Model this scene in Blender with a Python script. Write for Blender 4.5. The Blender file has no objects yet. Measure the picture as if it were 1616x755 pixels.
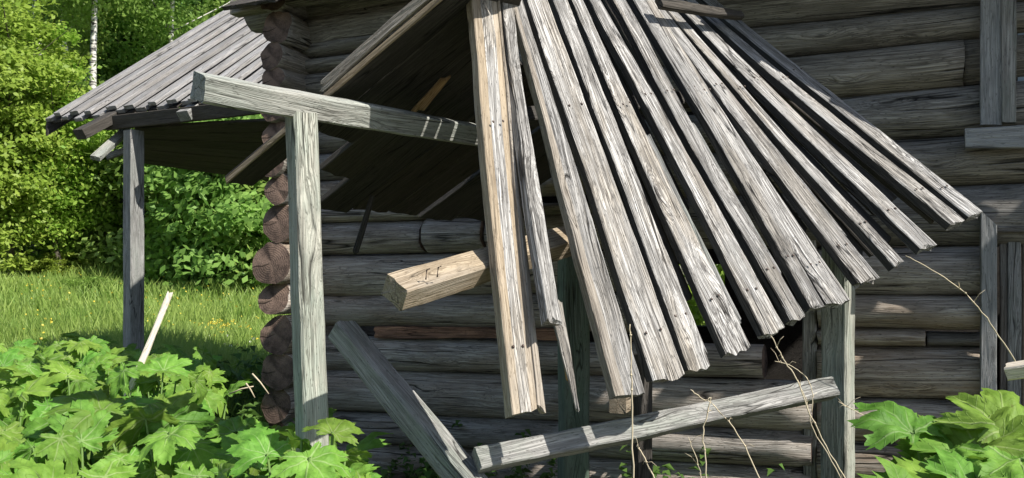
import bpy, bmesh, math, random
import numpy as np
from mathutils import Vector, Matrix, noise
random.seed(7); np.random.seed(7)
SC = bpy.context.scene
COL = SC.collection
R = math.radians
# ---------------------------------------------------------------- camera, sky, sun, exposure
S = 1.28                      # design units -> metres
F, CX, HZ, EYE = 1300.0, 808.0, 440.0, 1.6
cam_d = bpy.data.cameras.new('camera'); cam = bpy.data.objects.new('camera', cam_d); COL.objects.link(cam)
cam.location = (0, 0, EYE); cam.rotation_euler = (R(90), 0, 0)
cam_d.sensor_width = 36; cam_d.lens = 36 * F / 1616
cam_d.shift_y = (HZ - 377.5) / 1616
cam_d.clip_start = .05; cam_d.clip_end = 3000
SC.camera = cam
SUN_AZ = Vector((.835, -.55)).normalized(); SUN_EL = R(45)
to_sun = Vector((SUN_AZ.x * math.cos(SUN_EL), SUN_AZ.y * math.cos(SUN_EL), math.sin(SUN_EL)))
sun_d = bpy.data.lights.new('sun', 'SUN'); sun = bpy.data.objects.new('sun', sun_d); COL.objects.link(sun)
sun_d.energy = 4.4; sun_d.angle = R(.53); sun_d.color = (1, .95, .87)
sun.rotation_euler = (-to_sun).to_track_quat('-Z', 'Y').to_euler(); sun.location = (6, -4, 9)
W = bpy.data.worlds.new('World'); SC.world = W; W.use_nodes = True
nt = W.node_tree
sky = nt.nodes.new('ShaderNodeTexSky'); sky.sky_type = 'NISHITA'; sky.sun_disc = False
sky.sun_elevation = SUN_EL; sky.sun_rotation = math.atan2(SUN_AZ.x, SUN_AZ.y)
nt.links.new(sky.outputs[0], nt.nodes['Background'].inputs[0]); nt.nodes['Background'].inputs[1].default_value = .08
SC.view_settings.view_transform = 'Standard'; SC.view_settings.look = 'None'
SC.view_settings.exposure = 0.76; SC.view_settings.gamma = 1

# ---------------------------------------------------------------- helpers
def P(px, py, d):             # a photo point at a design depth -> world point
    D = d * S
    return Vector(((px - CX) / F * D, D, EYE - (py - HZ) / F * D))
def PW(px, py, D): return P(px, py, D / S)
ANG = R(25)
WV = Vector((math.cos(ANG), -math.sin(ANG), 0)); NV = Vector((-math.sin(ANG), -math.cos(ANG), 0))
CORNER = Vector((-1.31 * S, 4.9 * S, 0))
def wallpt(px, py, off=0.0):  # point of the front wall plane (moved off metres outwards) seen at a pixel
    k = (px - CX) / F
    o = CORNER + NV * off
    u = (k * o.y - o.x) / (WV.x - k * WV.y)
    p = o + WV * u
    return Vector((p.x, p.y, EYE - (py - HZ) / F * p.y))
def tag(o, label=None, cat=None, group=None, kind=None):
    if label: o['label'] = label
    if cat: o['category'] = cat
    if group: o['group'] = group
    if kind: o['kind'] = kind
    return o
def thing(name, loc, label, cat, group=None):
    o = bpy.data.objects.new(name, None); COL.objects.link(o); o.location = loc; o.empty_display_size = .1
    return tag(o, label, cat, group)
bpy_update = lambda: bpy.context.view_layer.update()
def wmat(o):
    m = o.matrix_basis.copy()
    while o.parent: o = o.parent; m = o.matrix_basis @ m
    return m
def link(name, me, mat=None, parent=None, M=None):
    if mat and not me.materials:
        for m in (mat if isinstance(mat, (list, tuple)) else [mat]): me.materials.append(m)
    o = bpy.data.objects.new(name, me); COL.objects.link(o)
    M = M or Matrix.Identity(4)
    if parent:
        o.parent = parent; M = wmat(parent).inverted() @ M
    o.matrix_basis = M
    return o
def mesh(name, v, f, smooth=False):
    me = bpy.data.meshes.new(name); me.from_pydata([tuple(a) for a in v], [], f); me.update()
    if smooth: me.polygons.foreach_set('use_smooth', [True] * len(me.polygons))
    return me
def fast_mesh(name, v, f, uv=None):
    v = np.asarray(v, np.float32); f = np.asarray(f, np.int32); k = f.shape[1]
    me = bpy.data.meshes.new(name)
    me.vertices.add(len(v)); me.vertices.foreach_set('co', v.ravel())
    me.loops.add(f.size); me.loops.foreach_set('vertex_index', f.ravel())
    me.polygons.add(len(f)); me.polygons.foreach_set('loop_start', np.arange(0, f.size, k, dtype=np.int32))
    me.update(calc_edges=True); me.validate()
    return me
def frame(o, x, yhint):
    x = x.normalized(); y = (yhint - x * yhint.dot(x)).normalized(); z = x.cross(y)
    M = Matrix((x, y, z)).transposed().to_4x4(); M.translation = o
    return M
_seed = [0]
def nz(x, s): return noise.noise(Vector((x, s * 3.71, s * 1.37)))
def plank(name, mat, parent, TL, TR, BL, BR, th, n=14, wob=.004, jag0=.01, jag1=.02, ch=.004, bow=0., edge=None):
    """A board with its visible face on TL TR BL BR (T = first end, B = last end) and thickness th behind it."""
    _seed[0] += 1; sd = _seed[0] * 1.7
    mid0 = (TL + TR) / 2; mid1 = (BL + BR) / 2
    ax = mid1 - mid0; L = ax.length
    ac = ((TR - TL) + (BR - BL)).normalized()
    nr = ac.cross(ax).normalized()
    if nr.dot(-mid0 - mid1 + Vector((0, 0, 2 * EYE))) < 0: nr = -nr
    w0 = (TR - TL).length
    M = frame(mid0, ax, ac); Mi = M.inverted()
    c = min(ch, th * .4); ca = min(.3, c / max(w0, .01))
    loop = [(0, c, 0), (ca, 0, 0), (.3, 0, 1), (.52, 0, 1), (.74, 0, 1), (1 - ca, 0, 0), (1, c, 0), (1, th - c, 0), (1 - ca, th, 0), (.5, th, 1), (ca, th, 0), (0, th - c, 0)]
    k = len(loop); vs = []; jr = [[random.uniform(-1, 1) for _ in range(k)] for _ in range(2)]
    for i in range(n):
        t = i / (n - 1); l = TL.lerp(BL, t); r = TR.lerp(BR, t)
        off = nr * (math.sin(math.pi * t) * bow)
        e0 = ac * nz(t * L * 2.3, sd) * wob; e1 = ac * nz(t * L * 2.3, sd + 5) * wob
        e0 += ac * nz(t * L * 11, sd + 2) * wob * .5; e1 += ac * nz(t * L * 11, sd + 7) * wob * .5
        lift = nr * nz(t * L * 1.4, sd + 9) * wob * 1.2
        for j, (a, b, m) in enumerate(loop):
            p = (l + e0).lerp(r + e1, a) - nr * b + off + lift
            if m: p += nr * nz(t * L * 6 + a * 3, sd + 11) * wob * .5
            p += nr * nz(t * L * 16, sd + j) * .0012
            if i == 0: p -= ax.normalized() * jag0 * (nz(a * 5, sd + 3) + .5 * jr[0][j] )
            if i == n - 1: p += ax.normalized() * jag1 * (.9 * nz(a * 3, sd + 4) + .22 * jr[1][j])
            vs.append(Mi @ p)
    fs = []
    for i in range(n - 1):
        for j in range(k):
            a = i * k + j; b = i * k + (j + 1) % k
            fs.append((a, b, b + k, a + k))
    # end caps
    for base, ring in ((0, 0), (1, (n - 1) * k)):
        cen = sum((vs[ring + j] for j in range(k)), Vector()) / k
        ci = len(vs); vs.append(cen + Vector(((-1 if base == 0 else 1) * .002, 0, 0)))
        for j in range(k):
            q = (ring + j, ring + (j + 1) % k, ci)
            fs.append(q if base else q[::-1])
    me = mesh(name, vs, fs)
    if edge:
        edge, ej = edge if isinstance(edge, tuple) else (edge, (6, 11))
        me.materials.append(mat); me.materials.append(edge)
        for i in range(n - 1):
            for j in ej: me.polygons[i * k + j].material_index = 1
    bm = bmesh.new(); bm.from_mesh(me); bmesh.ops.recalc_face_normals(bm, faces=bm.faces); bm.to_mesh(me); bm.free()
    return link(name, me, mat, parent, M)
def beam(name, mat, parent, A, B, w, h, hint, n=14, wob=.004, jag0=.006, jag1=.006, ch=.006, w1=None, h1=None):
    """A squared timber from A to B; hint = roughly the direction that its w x length face looks."""
    w1 = w1 or w; ax = (B - A).normalized()
    nr = (hint - ax * hint.dot(ax)).normalized(); ac = ax.cross(nr)
    f = nr * (h / 2)
    return plank(name, mat, parent, A - ac * w / 2 + f, A + ac * w / 2 + f, B - ac * w1 / 2 + f, B + ac * w1 / 2 + f, h, n, wob, jag0, jag1, ch)
def log(name, mats, parent, A, B, rv0, rv1, rh, n=16, k=16, seed=None, wob=.06, endj=.012, flat=.0, slant=0):
    """A round log from A to B (axis), vertical radius rv0 -> rv1, horizontal radius rh."""
    _seed[0] += 1; sd = (seed or _seed[0]) * 2.3
    M = frame(A, B - A, Vector((0, 0, 1))); L = (B - A).length
    vs = []; fs = []
    for i in range(n):
        t = i / (n - 1); x = t * L; rv = rv0 + (rv1 - rv0) * t
        bx = nz(x * .9, sd) * rv * .10; bz = nz(x * .7, sd + 3) * rv * .12
        for j in range(k):
            a = j / k * 2 * math.pi; ca, sa = math.cos(a), math.sin(a)
            q = noise.noise(Vector((x * 2.0, ca * 1.1 + sd, sa * 1.1))) * wob + noise.noise(Vector((x * 6, ca * 2.5, sa * 2.5 + sd))) * wob * .4
            xx = x
            if i in (0, n - 1): xx += noise.noise(Vector((ca * 2, sa * 2, sd + i))) * endj + (ca + sa) * slant * rv * (1 if i == 0 else 0)
            vs.append((xx, ca * rv * (1 + q) + bz, sa * rh * (1 + q) + bx))
    for i in range(n - 1):
        for j in range(k):
            a = i * k + j; b = i * k + (j + 1) % k; fs.append((a, a + k, b + k, b))
    nb = len(fs)
    for base, ring in ((0, 0), (1, (n - 1) * k)):
        inner = len(vs)
        for j in range(k):
            v = vs[ring + j]; vs.append((v[0] * .5 + (0 if base == 0 else L * .5), v[1] * .5, v[2] * .5))
        ci = len(vs); vs.append((0 if base == 0 else L, 0, 0))
        for j in range(k):
            j2 = (j + 1) % k
            q1 = (ring + j, ring + j2, inner + j2, inner + j); q2 = (inner + j, inner + j2, ci)
            fs.append(q1 if base == 0 else q1[::-1]); fs.append(q2 if base == 0 else q2[::-1])
    me = mesh(name, vs, fs)
    for m in mats: me.materials.append(m)
    for i, p in enumerate(me.polygons):
        p.use_smooth = i < nb
        p.material_index = 0 if i < nb else min(1, len(mats) - 1)
    return link(name, me, None, parent, M)
def tube(name, mat, parent, pts, r0, r1, k=5, label=None):
    vs = []; fs = []; n = len(pts); o = pts[0]
    for i, p in enumerate(pts):
        d = (pts[min(i + 1, n - 1)] - pts[max(i - 1, 0)]).normalized()
        a = d.orthogonal().normalized(); b = d.cross(a); r = r0 + (r1 - r0) * i / (n - 1)
        for j in range(k):
            t = j / k * 2 * math.pi; vs.append(p - o + a * math.cos(t) * r + b * math.sin(t) * r)
    for i in range(n - 1):
        for j in range(k):
            a = i * k + j; b = i * k + (j + 1) % k; fs.append((a, b, b + k, a + k))
    fs.append(tuple(range(k))[::-1]); fs.append(tuple((n - 1) * k + j for j in range(k)))
    return link(name, mesh(name, vs, fs, True), mat, parent, Matrix.Translation(o))
def smooth_path(pts, m=6):
    out = []
    for i in range(len(pts) - 1):
        p0 = pts[max(i - 1, 0)]; p1 = pts[i]; p2 = pts[i + 1]; p3 = pts[min(i + 2, len(pts) - 1)]
        for s in range(m):
            t = s / m
            out.append(.5 * ((2 * p1) + (p2 - p0) * t + (2 * p0 - 5 * p1 + 4 * p2 - p3) * t * t + (3 * p1 - p0 - 3 * p2 + p3) * t ** 3))
    out.append(pts[-1]); return out

# ---------------------------------------------------------------- materials
class NT:
    def __init__(s, name):
        s.m = bpy.data.materials.new(name); s.m.use_nodes = True; s.t = s.m.node_tree
        s.b = s.t.nodes['Principled BSDF']; s.out = s.t.nodes['Material Output']
    def n(s, typ, **kw):
        o = s.t.nodes.new('ShaderNode' + typ)
        for k, v in kw.items(): setattr(o, k, v)
        return o
    def l(s, a, b): s.t.links.new(a, b)
    def val(s, sock, v):
        if hasattr(v, 'node'): s.l(v, sock)
        else: sock.default_value = v
    def math(s, op, a, b=None, c=None):
        o = s.n('Math', operation=op)
        for i, v in enumerate((a, b, c)):
            if v is not None: s.val(o.inputs[i], v)
        return o.outputs[0]
    def ramp(s, x, *st):
        o = s.n('ValToRGB'); e = o.color_ramp.elements
        while len(e) < len(st): e.new(.5)
        for q, (p, c) in zip(e, st):
            q.position = p; q.color = (c, c, c, 1) if isinstance(c, (int, float)) else (*c, 1)
        s.l(x, o.inputs[0]); return o.outputs[0]
    def mix(s, f, a, b, typ='MIX'):
        o = s.n('Mix', data_type='RGBA', blend_type=typ)
        s.val(o.inputs[0], f)
        for i, v in ((6, a), (7, b)):
            if hasattr(v, 'node'): s.l(v, o.inputs[i])
            else: o.inputs[i].default_value = (*v, 1)
        return o.outputs[2]
    def noise(s, vec, scale, detail=4, rough=.6, dist=0):
        o = s.n('TexNoise'); s.l(vec, o.inputs['Vector']); o.inputs['Scale'].default_value = scale
        o.inputs['Detail'].default_value = detail; o.inputs['Roughness'].default_value = rough; o.inputs['Distortion'].default_value = dist
        return o.outputs[0]
    def coords(s, scale=(1, 1, 1), rnd=True):
        tc = s.n('TexCoord').outputs['Object']
        if rnd:
            oi = s.n('ObjectInfo').outputs['Random']
            c = s.n('CombineXYZ'); s.l(s.math('MULTIPLY', oi, 37.), c.inputs[0]); s.l(s.math('MULTIPLY', oi, 71.), c.inputs[1]); s.l(s.math('MULTIPLY', oi, 13.), c.inputs[2])
            a = s.n('VectorMath', operation='ADD'); s.l(tc, a.inputs[0]); s.l(c.outputs[0], a.inputs[1]); tc = a.outputs[0]
        return s.scale(tc, scale)
    def scale(s, v, sc):
        o = s.n('VectorMath', operation='MULTIPLY'); s.l(v, o.inputs[0]); o.inputs[1].default_value = sc; return o.outputs[0]
def wood(name, light, mid, dark, blot, blot_f=.5, crack=.8, bump=.5, ring=.35, rough=.85, vary=.25, gs=110, moss=None, moss_f=.5, line=.75, cs=16):
    """Weathered timber, grain along local X: fibres, dark fibre lines, growth rings bent round knots, drying cracks, stains."""
    k = NT(name); raw = k.coords()
    sep = k.n('SeparateXYZ'); k.l(raw, sep.inputs[0])
    ridge = lambda x, w: k.ramp(k.math('ABSOLUTE', k.math('SUBTRACT', x, .5)), (0., 1.), (w, 0.))
    # knots: elongated cells that push the grain aside
    vo = k.n('TexVoronoi', feature='F1'); k.l(k.scale(raw, (2.1, 8, 8)), vo.inputs['Vector']); vo.inputs['Scale'].default_value = 1.
    kd = vo.outputs['Distance']; push = k.ramp(kd, (.0, 1.), (.34, 0.))
    kn = k.ramp(kd, (.05, 1.), (.10, 0.))
    wv = k.n('CombineXYZ'); k.l(k.math('MULTIPLY', push, .035), wv.inputs[1]); k.l(k.math('MULTIPLY', push, .02), wv.inputs[2])
    slow = k.n('TexNoise'); k.l(k.scale(raw, (1.1, 2, 2)), slow.inputs['Vector']); slow.inputs['Scale'].default_value = 1.; slow.inputs['Detail'].default_value = 2
    sv = k.n('VectorMath', operation='MULTIPLY_ADD'); k.l(slow.outputs['Color'], sv.inputs[0]); sv.inputs[1].default_value = (0, .07, .07); k.l(raw, sv.inputs[2])
    ad = k.n('VectorMath', operation='ADD'); k.l(sv.outputs[0], ad.inputs[0]); k.l(wv.outputs[0], ad.inputs[1]); gr = ad.outputs[0]
    g = k.noise(k.scale(gr, (3.0, gs, gs)), 1.0, 5, .72)
    g2 = k.noise(k.scale(gr, (1.2, gs * .28, gs * .28)), 1.0, 4, .6)
    l1 = ridge(k.noise(k.scale(gr, (1.3, gs * .55, gs * .55)), 1.0, 2, .5), .045)
    l2 = ridge(k.noise(k.scale(gr, (2.2, gs * 1.2, gs * 1.2)), 1.0, 2, .5), .06)
    lm = k.ramp(k.noise(k.scale(raw, (2.6, 9, 9)), 1.0, 3, .6), (.36, .15), (.62, 1.))
    sg = k.n('SeparateXYZ'); k.l(gr, sg.inputs[0])
    ph = k.math('ADD', k.math('ADD', k.math('MULTIPLY', sg.outputs[1], 210.), k.math('MULTIPLY', sg.outputs[2], 120.)), k.math('MULTIPLY', push, 16.))
    rg = k.ramp(k.math('ABSOLUTE', k.math('SINE', ph)), (.0, 1.0), (.38, 0.0))
    cr = k.noise(k.scale(gr, (.35 if cs < 12 else .8, cs, cs)), 1.0, 2, .5)
    crm = k.math('MULTIPLY', ridge(cr, .017), k.ramp(k.noise(k.scale(raw, (1.7, 4, 4)), 1.0, 2, .5), (.46, 0.), (.54, 1.)))
    pits = k.ramp(k.noise(k.scale(raw, (38, 150, 150)), 1.0, 2, .6), (.30, 1.0), (.38, 0.0))
    big = k.noise(k.scale(raw, (1.5, 6, 6)), 1.0, 4, .65); big2 = k.noise(k.scale(raw, (2.4, 3.5, 3.5)), 1.7, 3, .6)
    col = k.mix(k.ramp(g, (.36, 0.), (.60, 1.)), mid, light)
    col = k.mix(k.math('MULTIPLY', k.ramp(g2, (.40, 1.), (.56, 0.)), .45), col, mid)
    col = k.mix(k.math('MULTIPLY', k.ramp(big, (.46, 0.), (.62, 1.)), blot_f), col, blot)
    if moss:
        col = k.mix(k.math('MULTIPLY', k.ramp(k.noise(k.scale(raw, (2.2, 7, 7)), 1.3, 4, .65), (.44, 0.), (.62, 1.)), moss_f), col, moss)
    col = k.mix(k.math('MULTIPLY', k.math('MULTIPLY', rg, k.ramp(big2, (.40, 0.), (.60, 1.))), ring), col, dark)
    col = k.mix(k.math('MULTIPLY', k.math('MAXIMUM', l1, l2), k.math('MULTIPLY', lm, line)), col, dark)
    col = k.mix(k.math('MULTIPLY', pits, .6), col, dark)
    col = k.mix(k.math('MULTIPLY', kn, .7), col, dark)
    col = k.mix(k.math('MULTIPLY', crm, crack), col, tuple(c * .2 for c in dark))
    oi = k.n('ObjectInfo').outputs['Random']
    hs = k.n('HueSaturation'); k.l(col, hs.inputs['Color'])
    k.l(k.math('ADD', k.math('MULTIPLY', oi, vary * 2), 1 - vary), hs.inputs['Value'])
    k.l(k.math('ADD', k.math('MULTIPLY', k.math('FRACT', k.math('MULTIPLY', oi, 7.3)), .6), .65), hs.inputs['Saturation'])
    k.l(hs.outputs[0], k.b.inputs['Base Color']); k.b.inputs['Roughness'].default_value = rough
    k.b.inputs['Specular IOR Level'].default_value = .25
    hgt = k.math('SUBTRACT', k.math('MULTIPLY', g, .5), k.math('ADD', k.math('MULTIPLY', crm, 1.4), k.math('ADD', k.math('MULTIPLY', pits, .4), k.math('MULTIPLY', k.math('MAXIMUM', l1, l2), .5))))
    bp = k.n('Bump'); bp.inputs['Strength'].default_value = bump; bp.inputs['Distance'].default_value = .006
    k.l(hgt, bp.inputs['Height']); k.l(bp.outputs[0], k.b.inputs['Normal'])
    return k.m
def endgrain(name, light, dark):
    k = NT(name); raw = k.coords(rnd=False)
    sep = k.n('SeparateXYZ'); k.l(raw, sep.inputs[0])
    r = k.math('SQRT', k.math('ADD', k.math('POWER', k.math('ADD', sep.outputs[1], .01), 2.), k.math('POWER', k.math('ADD', sep.outputs[2], .015), 2.)))
    wob = k.noise(raw, 9, 3, .6)
    rg = k.math('SINE', k.math('ADD', k.math('MULTIPLY', r, 420.), k.math('MULTIPLY', wob, 11.)))
    big = k.noise(raw, 11, 4, .7); fine = k.noise(raw, 90, 3, .7)
    col = k.mix(k.ramp(big, (.38, 0.), (.62, 1.)), dark, light)
    col = k.mix(k.math('MULTIPLY', k.ramp(rg, (.1, 0.), (.9, 1.)), .10), col, tuple(c * .5 for c in dark))
    ang = k.math('ARCTAN2', sep.outputs[2], sep.outputs[1])
    ck = k.noise(k.scale(raw, (1, 1, 1)), 5, 2, .5)
    rad = k.math('ABSOLUTE', k.math('SINE', k.math('ADD', k.math('MULTIPLY', ang, .5), k.math('MULTIPLY', ck, 1.6))))
    rad = k.ramp(rad, (0., 1.), (.05, 0.))
    col = k.mix(k.math('MULTIPLY', rad, .8), col, tuple(c * .12 for c in dark))
    k.l(col, k.b.inputs['Base Color']); k.b.inputs['Roughness'].default_value = .9; k.b.inputs['Specular IOR Level'].default_value = .2
    bp = k.n('Bump'); bp.inputs['Strength'].default_value = .7; bp.inputs['Distance'].default_value = .006
    k.l(k.math('SUBTRACT', k.math('ADD', k.math('MULTIPLY', rg, .12), fine), rad), bp.inputs['Height']); k.l(bp.outputs[0], k.b.inputs['Normal'])
    return k.m
M_SILVER = wood('silver_weathered_wood', (.63, .62, .60), (.245, .235, .222), (.055, .05, .046), (.31, .27, .215), .6, .97, 1.0, .55, vary=.2, line=.95)
M_EDGE = wood('weathered_shaded_board_edge', (.10, .095, .09), (.055, .052, .05), (.02, .02, .02), (.08, .075, .065), .5, .8, .9, .2, vary=.15)  # weathered edge, blackened further so the gaps between boards read as shade
M_TAN = wood('tan_weathered_wood', (.44, .375, .29), (.28, .23, .17), (.13, .10, .07), (.34, .31, .27), .6, .8, .6, .35, vary=.12)
M_FRESH = wood('split_orange_wood', (.56, .36, .17), (.40, .23, .10), (.16, .08, .03), (.45, .33, .2), .5, .8, .8, .3, vary=.1)
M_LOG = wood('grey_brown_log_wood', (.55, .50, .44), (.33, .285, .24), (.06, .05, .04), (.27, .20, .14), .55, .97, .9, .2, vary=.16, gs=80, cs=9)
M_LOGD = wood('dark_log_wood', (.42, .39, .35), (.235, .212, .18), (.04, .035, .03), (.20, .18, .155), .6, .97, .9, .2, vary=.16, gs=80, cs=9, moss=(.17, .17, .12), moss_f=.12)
M_LOGE = endgrain('log_end_grain', (.20, .14, .11), (.075, .053, .043))
M_GREEN = wood('green_stained_wood', (.50, .49, .43), (.28, .28, .245), (.09, .09, .075), (.33, .34, .30), .6, .95, .6, .4, vary=.1, moss=(.30, .36, .31), moss_f=.45, line=.95, cs=11)
M_GREY = wood('grey_timber', (.44, .43, .41), (.25, .245, .235), (.08, .075, .07), (.22, .235, .21), .5, .9, .7, .35, vary=.12, moss=(.2, .25, .2), moss_f=.35)
M_DARKGREEN = wood('dark_green_post_wood', (.20, .24, .20), (.12, .15, .125), (.05, .055, .045), (.10, .13, .11), .5, .8, .6, .3, vary=.1, moss=(.10, .16, .11), moss_f=.5)
M_UNDER = wood('dark_shaded_board', (.10, .09, .08), (.055, .05, .044), (.02, .018, .016), (.055, .048, .038), .5, .9, .6, .3, vary=.2)  # dark boards; shade of undersides, gaps and interior put into the colour
M_BLUEGREY = wood('blue_grey_casing_wood', (.42, .42, .41), (.29, .295, .295), (.10, .10, .10), (.25, .26, .26), .5, .9, .6, .3, vary=.1)
M_BROWNCASE = wood('brown_casing_wood', (.23, .20, .165), (.15, .125, .10), (.05, .04, .03), (.25, .27, .27), .35, .9, .6, .3, vary=.1)
M_WHITEW = wood('bleached_wood', (.80, .75, .66), (.66, .60, .50), (.25, .2, .15), (.7, .62, .5), .3, .6, .4, .2, vary=.05)
M_ROT = wood('rusty_rotten_wood', (.46, .19, .06), (.25, .09, .03), (.04, .02, .012), (.10, .05, .03), .6, .9, .9, .3, vary=.1)
M_ROOFGREY = wood('grey_roof_board', (.42, .41, .405), (.28, .275, .27), (.09, .085, .08), (.25, .235, .215), .5, .9, .7, .3, vary=.16, line=.4)
def flat(name, col, rough=.8, var=.2, sc=8):
    k = NT(name); n = k.noise(k.coords(), sc, 4, .6)
    k.l(k.mix(k.ramp(n, (.3, 0.), (.7, 1.)), tuple(c * (1 - var) for c in col), tuple(c * (1 + var) for c in col)), k.b.inputs['Base Color'])
    k.b.inputs['Roughness'].default_value = rough; return k.m
M_FLOOR = flat('shade_black_floor', (.028, .023, .018), .95, .5, 20)  # interior shade put into the floor colour, near black despite doorway sun
M_STRAW = flat('dry_straw', (.55, .47, .33)); M_STEM = flat('plant_stem', (.14, .24, .06)); M_BARK = flat('dark_bark', (.10, .085, .065), .9, .4, 14)
M_NAIL = flat('rusty_nail', (.07, .045, .035), .6); M_GLASS = flat('old_window_glass', (.25, .30, .34), .12)
def birch():
    k = NT('white_birch_bark'); c = k.coords((2, 2, 9)); n = k.noise(c, 1.2, 4, .7)
    k.l(k.ramp(n, (.42, (.04, .035, .03)), (.50, (.62, .60, .55))), k.b.inputs['Base Color']); return k.m
M_BIRCH = birch()
def leafmat(name, c1, c2, trans=.35, isl=True, rough=.5):
    k = NT(name)
    g = k.n('NewGeometry'); rv = g.outputs['Random Per Island']
    n = k.noise(k.coords((1, 1, 1)), .9, 2, .5)
    f = k.math('MULTIPLY', k.math('ADD', rv, k.ramp(n, (.35, 0.), (.65, 1.))), .5)
    col = k.mix(f, c1, c2)
    oi = k.n('ObjectInfo').outputs['Random']
    hs = k.n('HueSaturation'); k.l(col, hs.inputs['Color']); k.l(k.math('ADD', k.math('MULTIPLY', oi, .36), .82), hs.inputs['Value'])
    k.l(k.math('ADD', k.math('MULTIPLY', oi, .03), .485), hs.inputs['Hue'])
    k.l(hs.outputs[0], k.b.inputs['Base Color']); k.b.inputs['Roughness'].default_value = rough; k.b.inputs['Specular IOR Level'].default_value = .3
    tr = k.n('BsdfTranslucent'); k.l(hs.outputs[0], tr.inputs[0])
    mx = k.n('MixShader'); mx.inputs[0].default_value = trans
    k.l(k.b.outputs[0], mx.inputs[1]); k.l(tr.outputs[0], mx.inputs[2]); k.l(mx.outputs[0], k.out.inputs[0]); return k.m
M_LBRIGHT = leafmat('bright_tree_leaf', (.19, .33, .035), (.42, .56, .10), .48)
M_LMID = leafmat('mid_tree_leaf', (.15, .27, .045), (.36, .52, .12), .5)
M_LDARK = leafmat('deep_tree_leaf', (.12, .23, .04), (.32, .48, .115), .48)
M_GRASS = leafmat('meadow_grass', (.17, .31, .05), (.41, .53, .14), .45)
M_WEED = leafmat('weed_leaf', (.07, .15, .03), (.15, .26, .06), .35)
def hogmat():
    k = NT('hogweed_leaf')
    uv = k.n('UVMap').outputs[0]; sep = k.n('SeparateXYZ'); k.l(uv, sep.inputs[0]); lat, al = sep.outputs[0], sep.outputs[1]
    vein = k.ramp(k.math('SUBTRACT', lat, k.math('MULTIPLY', k.math('SUBTRACT', 1.0, al), .010)), (.0, 1.0), (.012, 0.0))
    s2 = k.math('FRACT', k.math('MULTIPLY', k.math('SUBTRACT', al, k.math('MULTIPLY', lat, .9)), 7.5))
    d2 = k.math('ABSOLUTE', k.math('SUBTRACT', s2, .5))
    v2 = k.ramp(d2, (0., 1.), (.05, 0.))
    raw = k.coords(); n = k.noise(raw, 7, 4, .6); fine = k.noise(raw, 55, 3, .6)
    oi = k.n('ObjectInfo').outputs['Random']
    col = k.mix(k.ramp(n, (.35, 0.), (.68, 1.)), (.115, .245, .03), (.215, .39, .065))
    col = k.mix(k.math('MULTIPLY', v2, .2), col, (.26, .40, .13))
    col = k.mix(k.math('MULTIPLY', vein, .55), col, (.36, .47, .20))
    hs = k.n('HueSaturation'); k.l(col, hs.inputs['Color']); k.l(k.math('ADD', k.math('MULTIPLY', oi, .4), .8), hs.inputs['Value'])
    k.l(k.math('ADD', k.math('MULTIPLY', k.math('FRACT', k.math('MULTIPLY', oi, 9.1)), .04), .48), hs.inputs['Hue'])
    spots = k.ramp(k.noise(raw, 23, 2, .5), (.70, 0.), (.74, 1.))
    c3 = k.mix(k.math('MULTIPLY', spots, .5), hs.outputs[0], (.16, .14, .05))
    k.l(c3, k.b.inputs['Base Color']); k.b.inputs['Roughness'].default_value = .55; k.b.inputs['Specular IOR Level'].default_value = .22
    h = k.math('ADD', k.math('MULTIPLY', fine, .35), k.math('ADD', k.math('MULTIPLY', v2, -.5), k.math('MULTIPLY', vein, -.8)))
    bp = k.n('Bump'); bp.inputs['Strength'].default_value = .6; bp.inputs['Distance'].default_value = .006
    k.l(h, bp.inputs['Height']); k.l(bp.outputs[0], k.b.inputs['Normal'])
    tr = k.n('BsdfTranslucent'); k.l(k.mix(.5, c3, (.22, .36, .03)), tr.inputs[0])
    mx = k.n('MixShader'); mx.inputs[0].default_value = .32
    k.l(k.b.outputs[0], mx.inputs[1]); k.l(tr.outputs[0], mx.inputs[2]); k.l(mx.outputs[0], k.out.inputs[0]); return k.m
M_HOG = hogmat()

# ---------------------------------------------------------------- ground
def gz(x, y):                 # the meadow climbs gently to the wood
    d = math.hypot(x, y)
    t = max(0., min(1., (d - 13) / 30)); t = t * t * (3 - 2 * t)
    return 2.1 * t + .05 * noise.noise(Vector((x * .4, y * .4, 0)))
def ground():
    rs = [0, 1, 2, 3, 4.5, 6, 8, 10, 13, 16, 20, 25, 30, 36, 43, 55, 80, 130, 250, 600, 1500]; k = 48
    vs = [(0, 0, gz(0, 0))]; fs = []
    for r in rs[1:]:
        for j in range(k):
            a = j / k * 2 * math.pi; x, y = r * math.cos(a), r * math.sin(a); vs.append((x, y, gz(x, y)))
    for j in range(k): fs.append((0, 1 + j, 1 + (j + 1) % k))
    for i in range(len(rs) - 2):
        for j in range(k):
            a = 1 + i * k + j; b = 1 + i * k + (j + 1) % k; fs.append((a, a + k, b + k, b))
    k_ = NT('meadow_soil'); n = k_.noise(k_.coords(rnd=False), .8, 6, .6)
    k_.l(k_.ramp(n, (.35, (.055, .05, .03)), (.65, (.12, .12, .06))), k_.b.inputs['Base Color']); k_.b.inputs['Roughness'].default_value = .95
    tag(link('ground', mesh('ground', vs, fs, True), k_.m), kind='structure')
ground()

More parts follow.
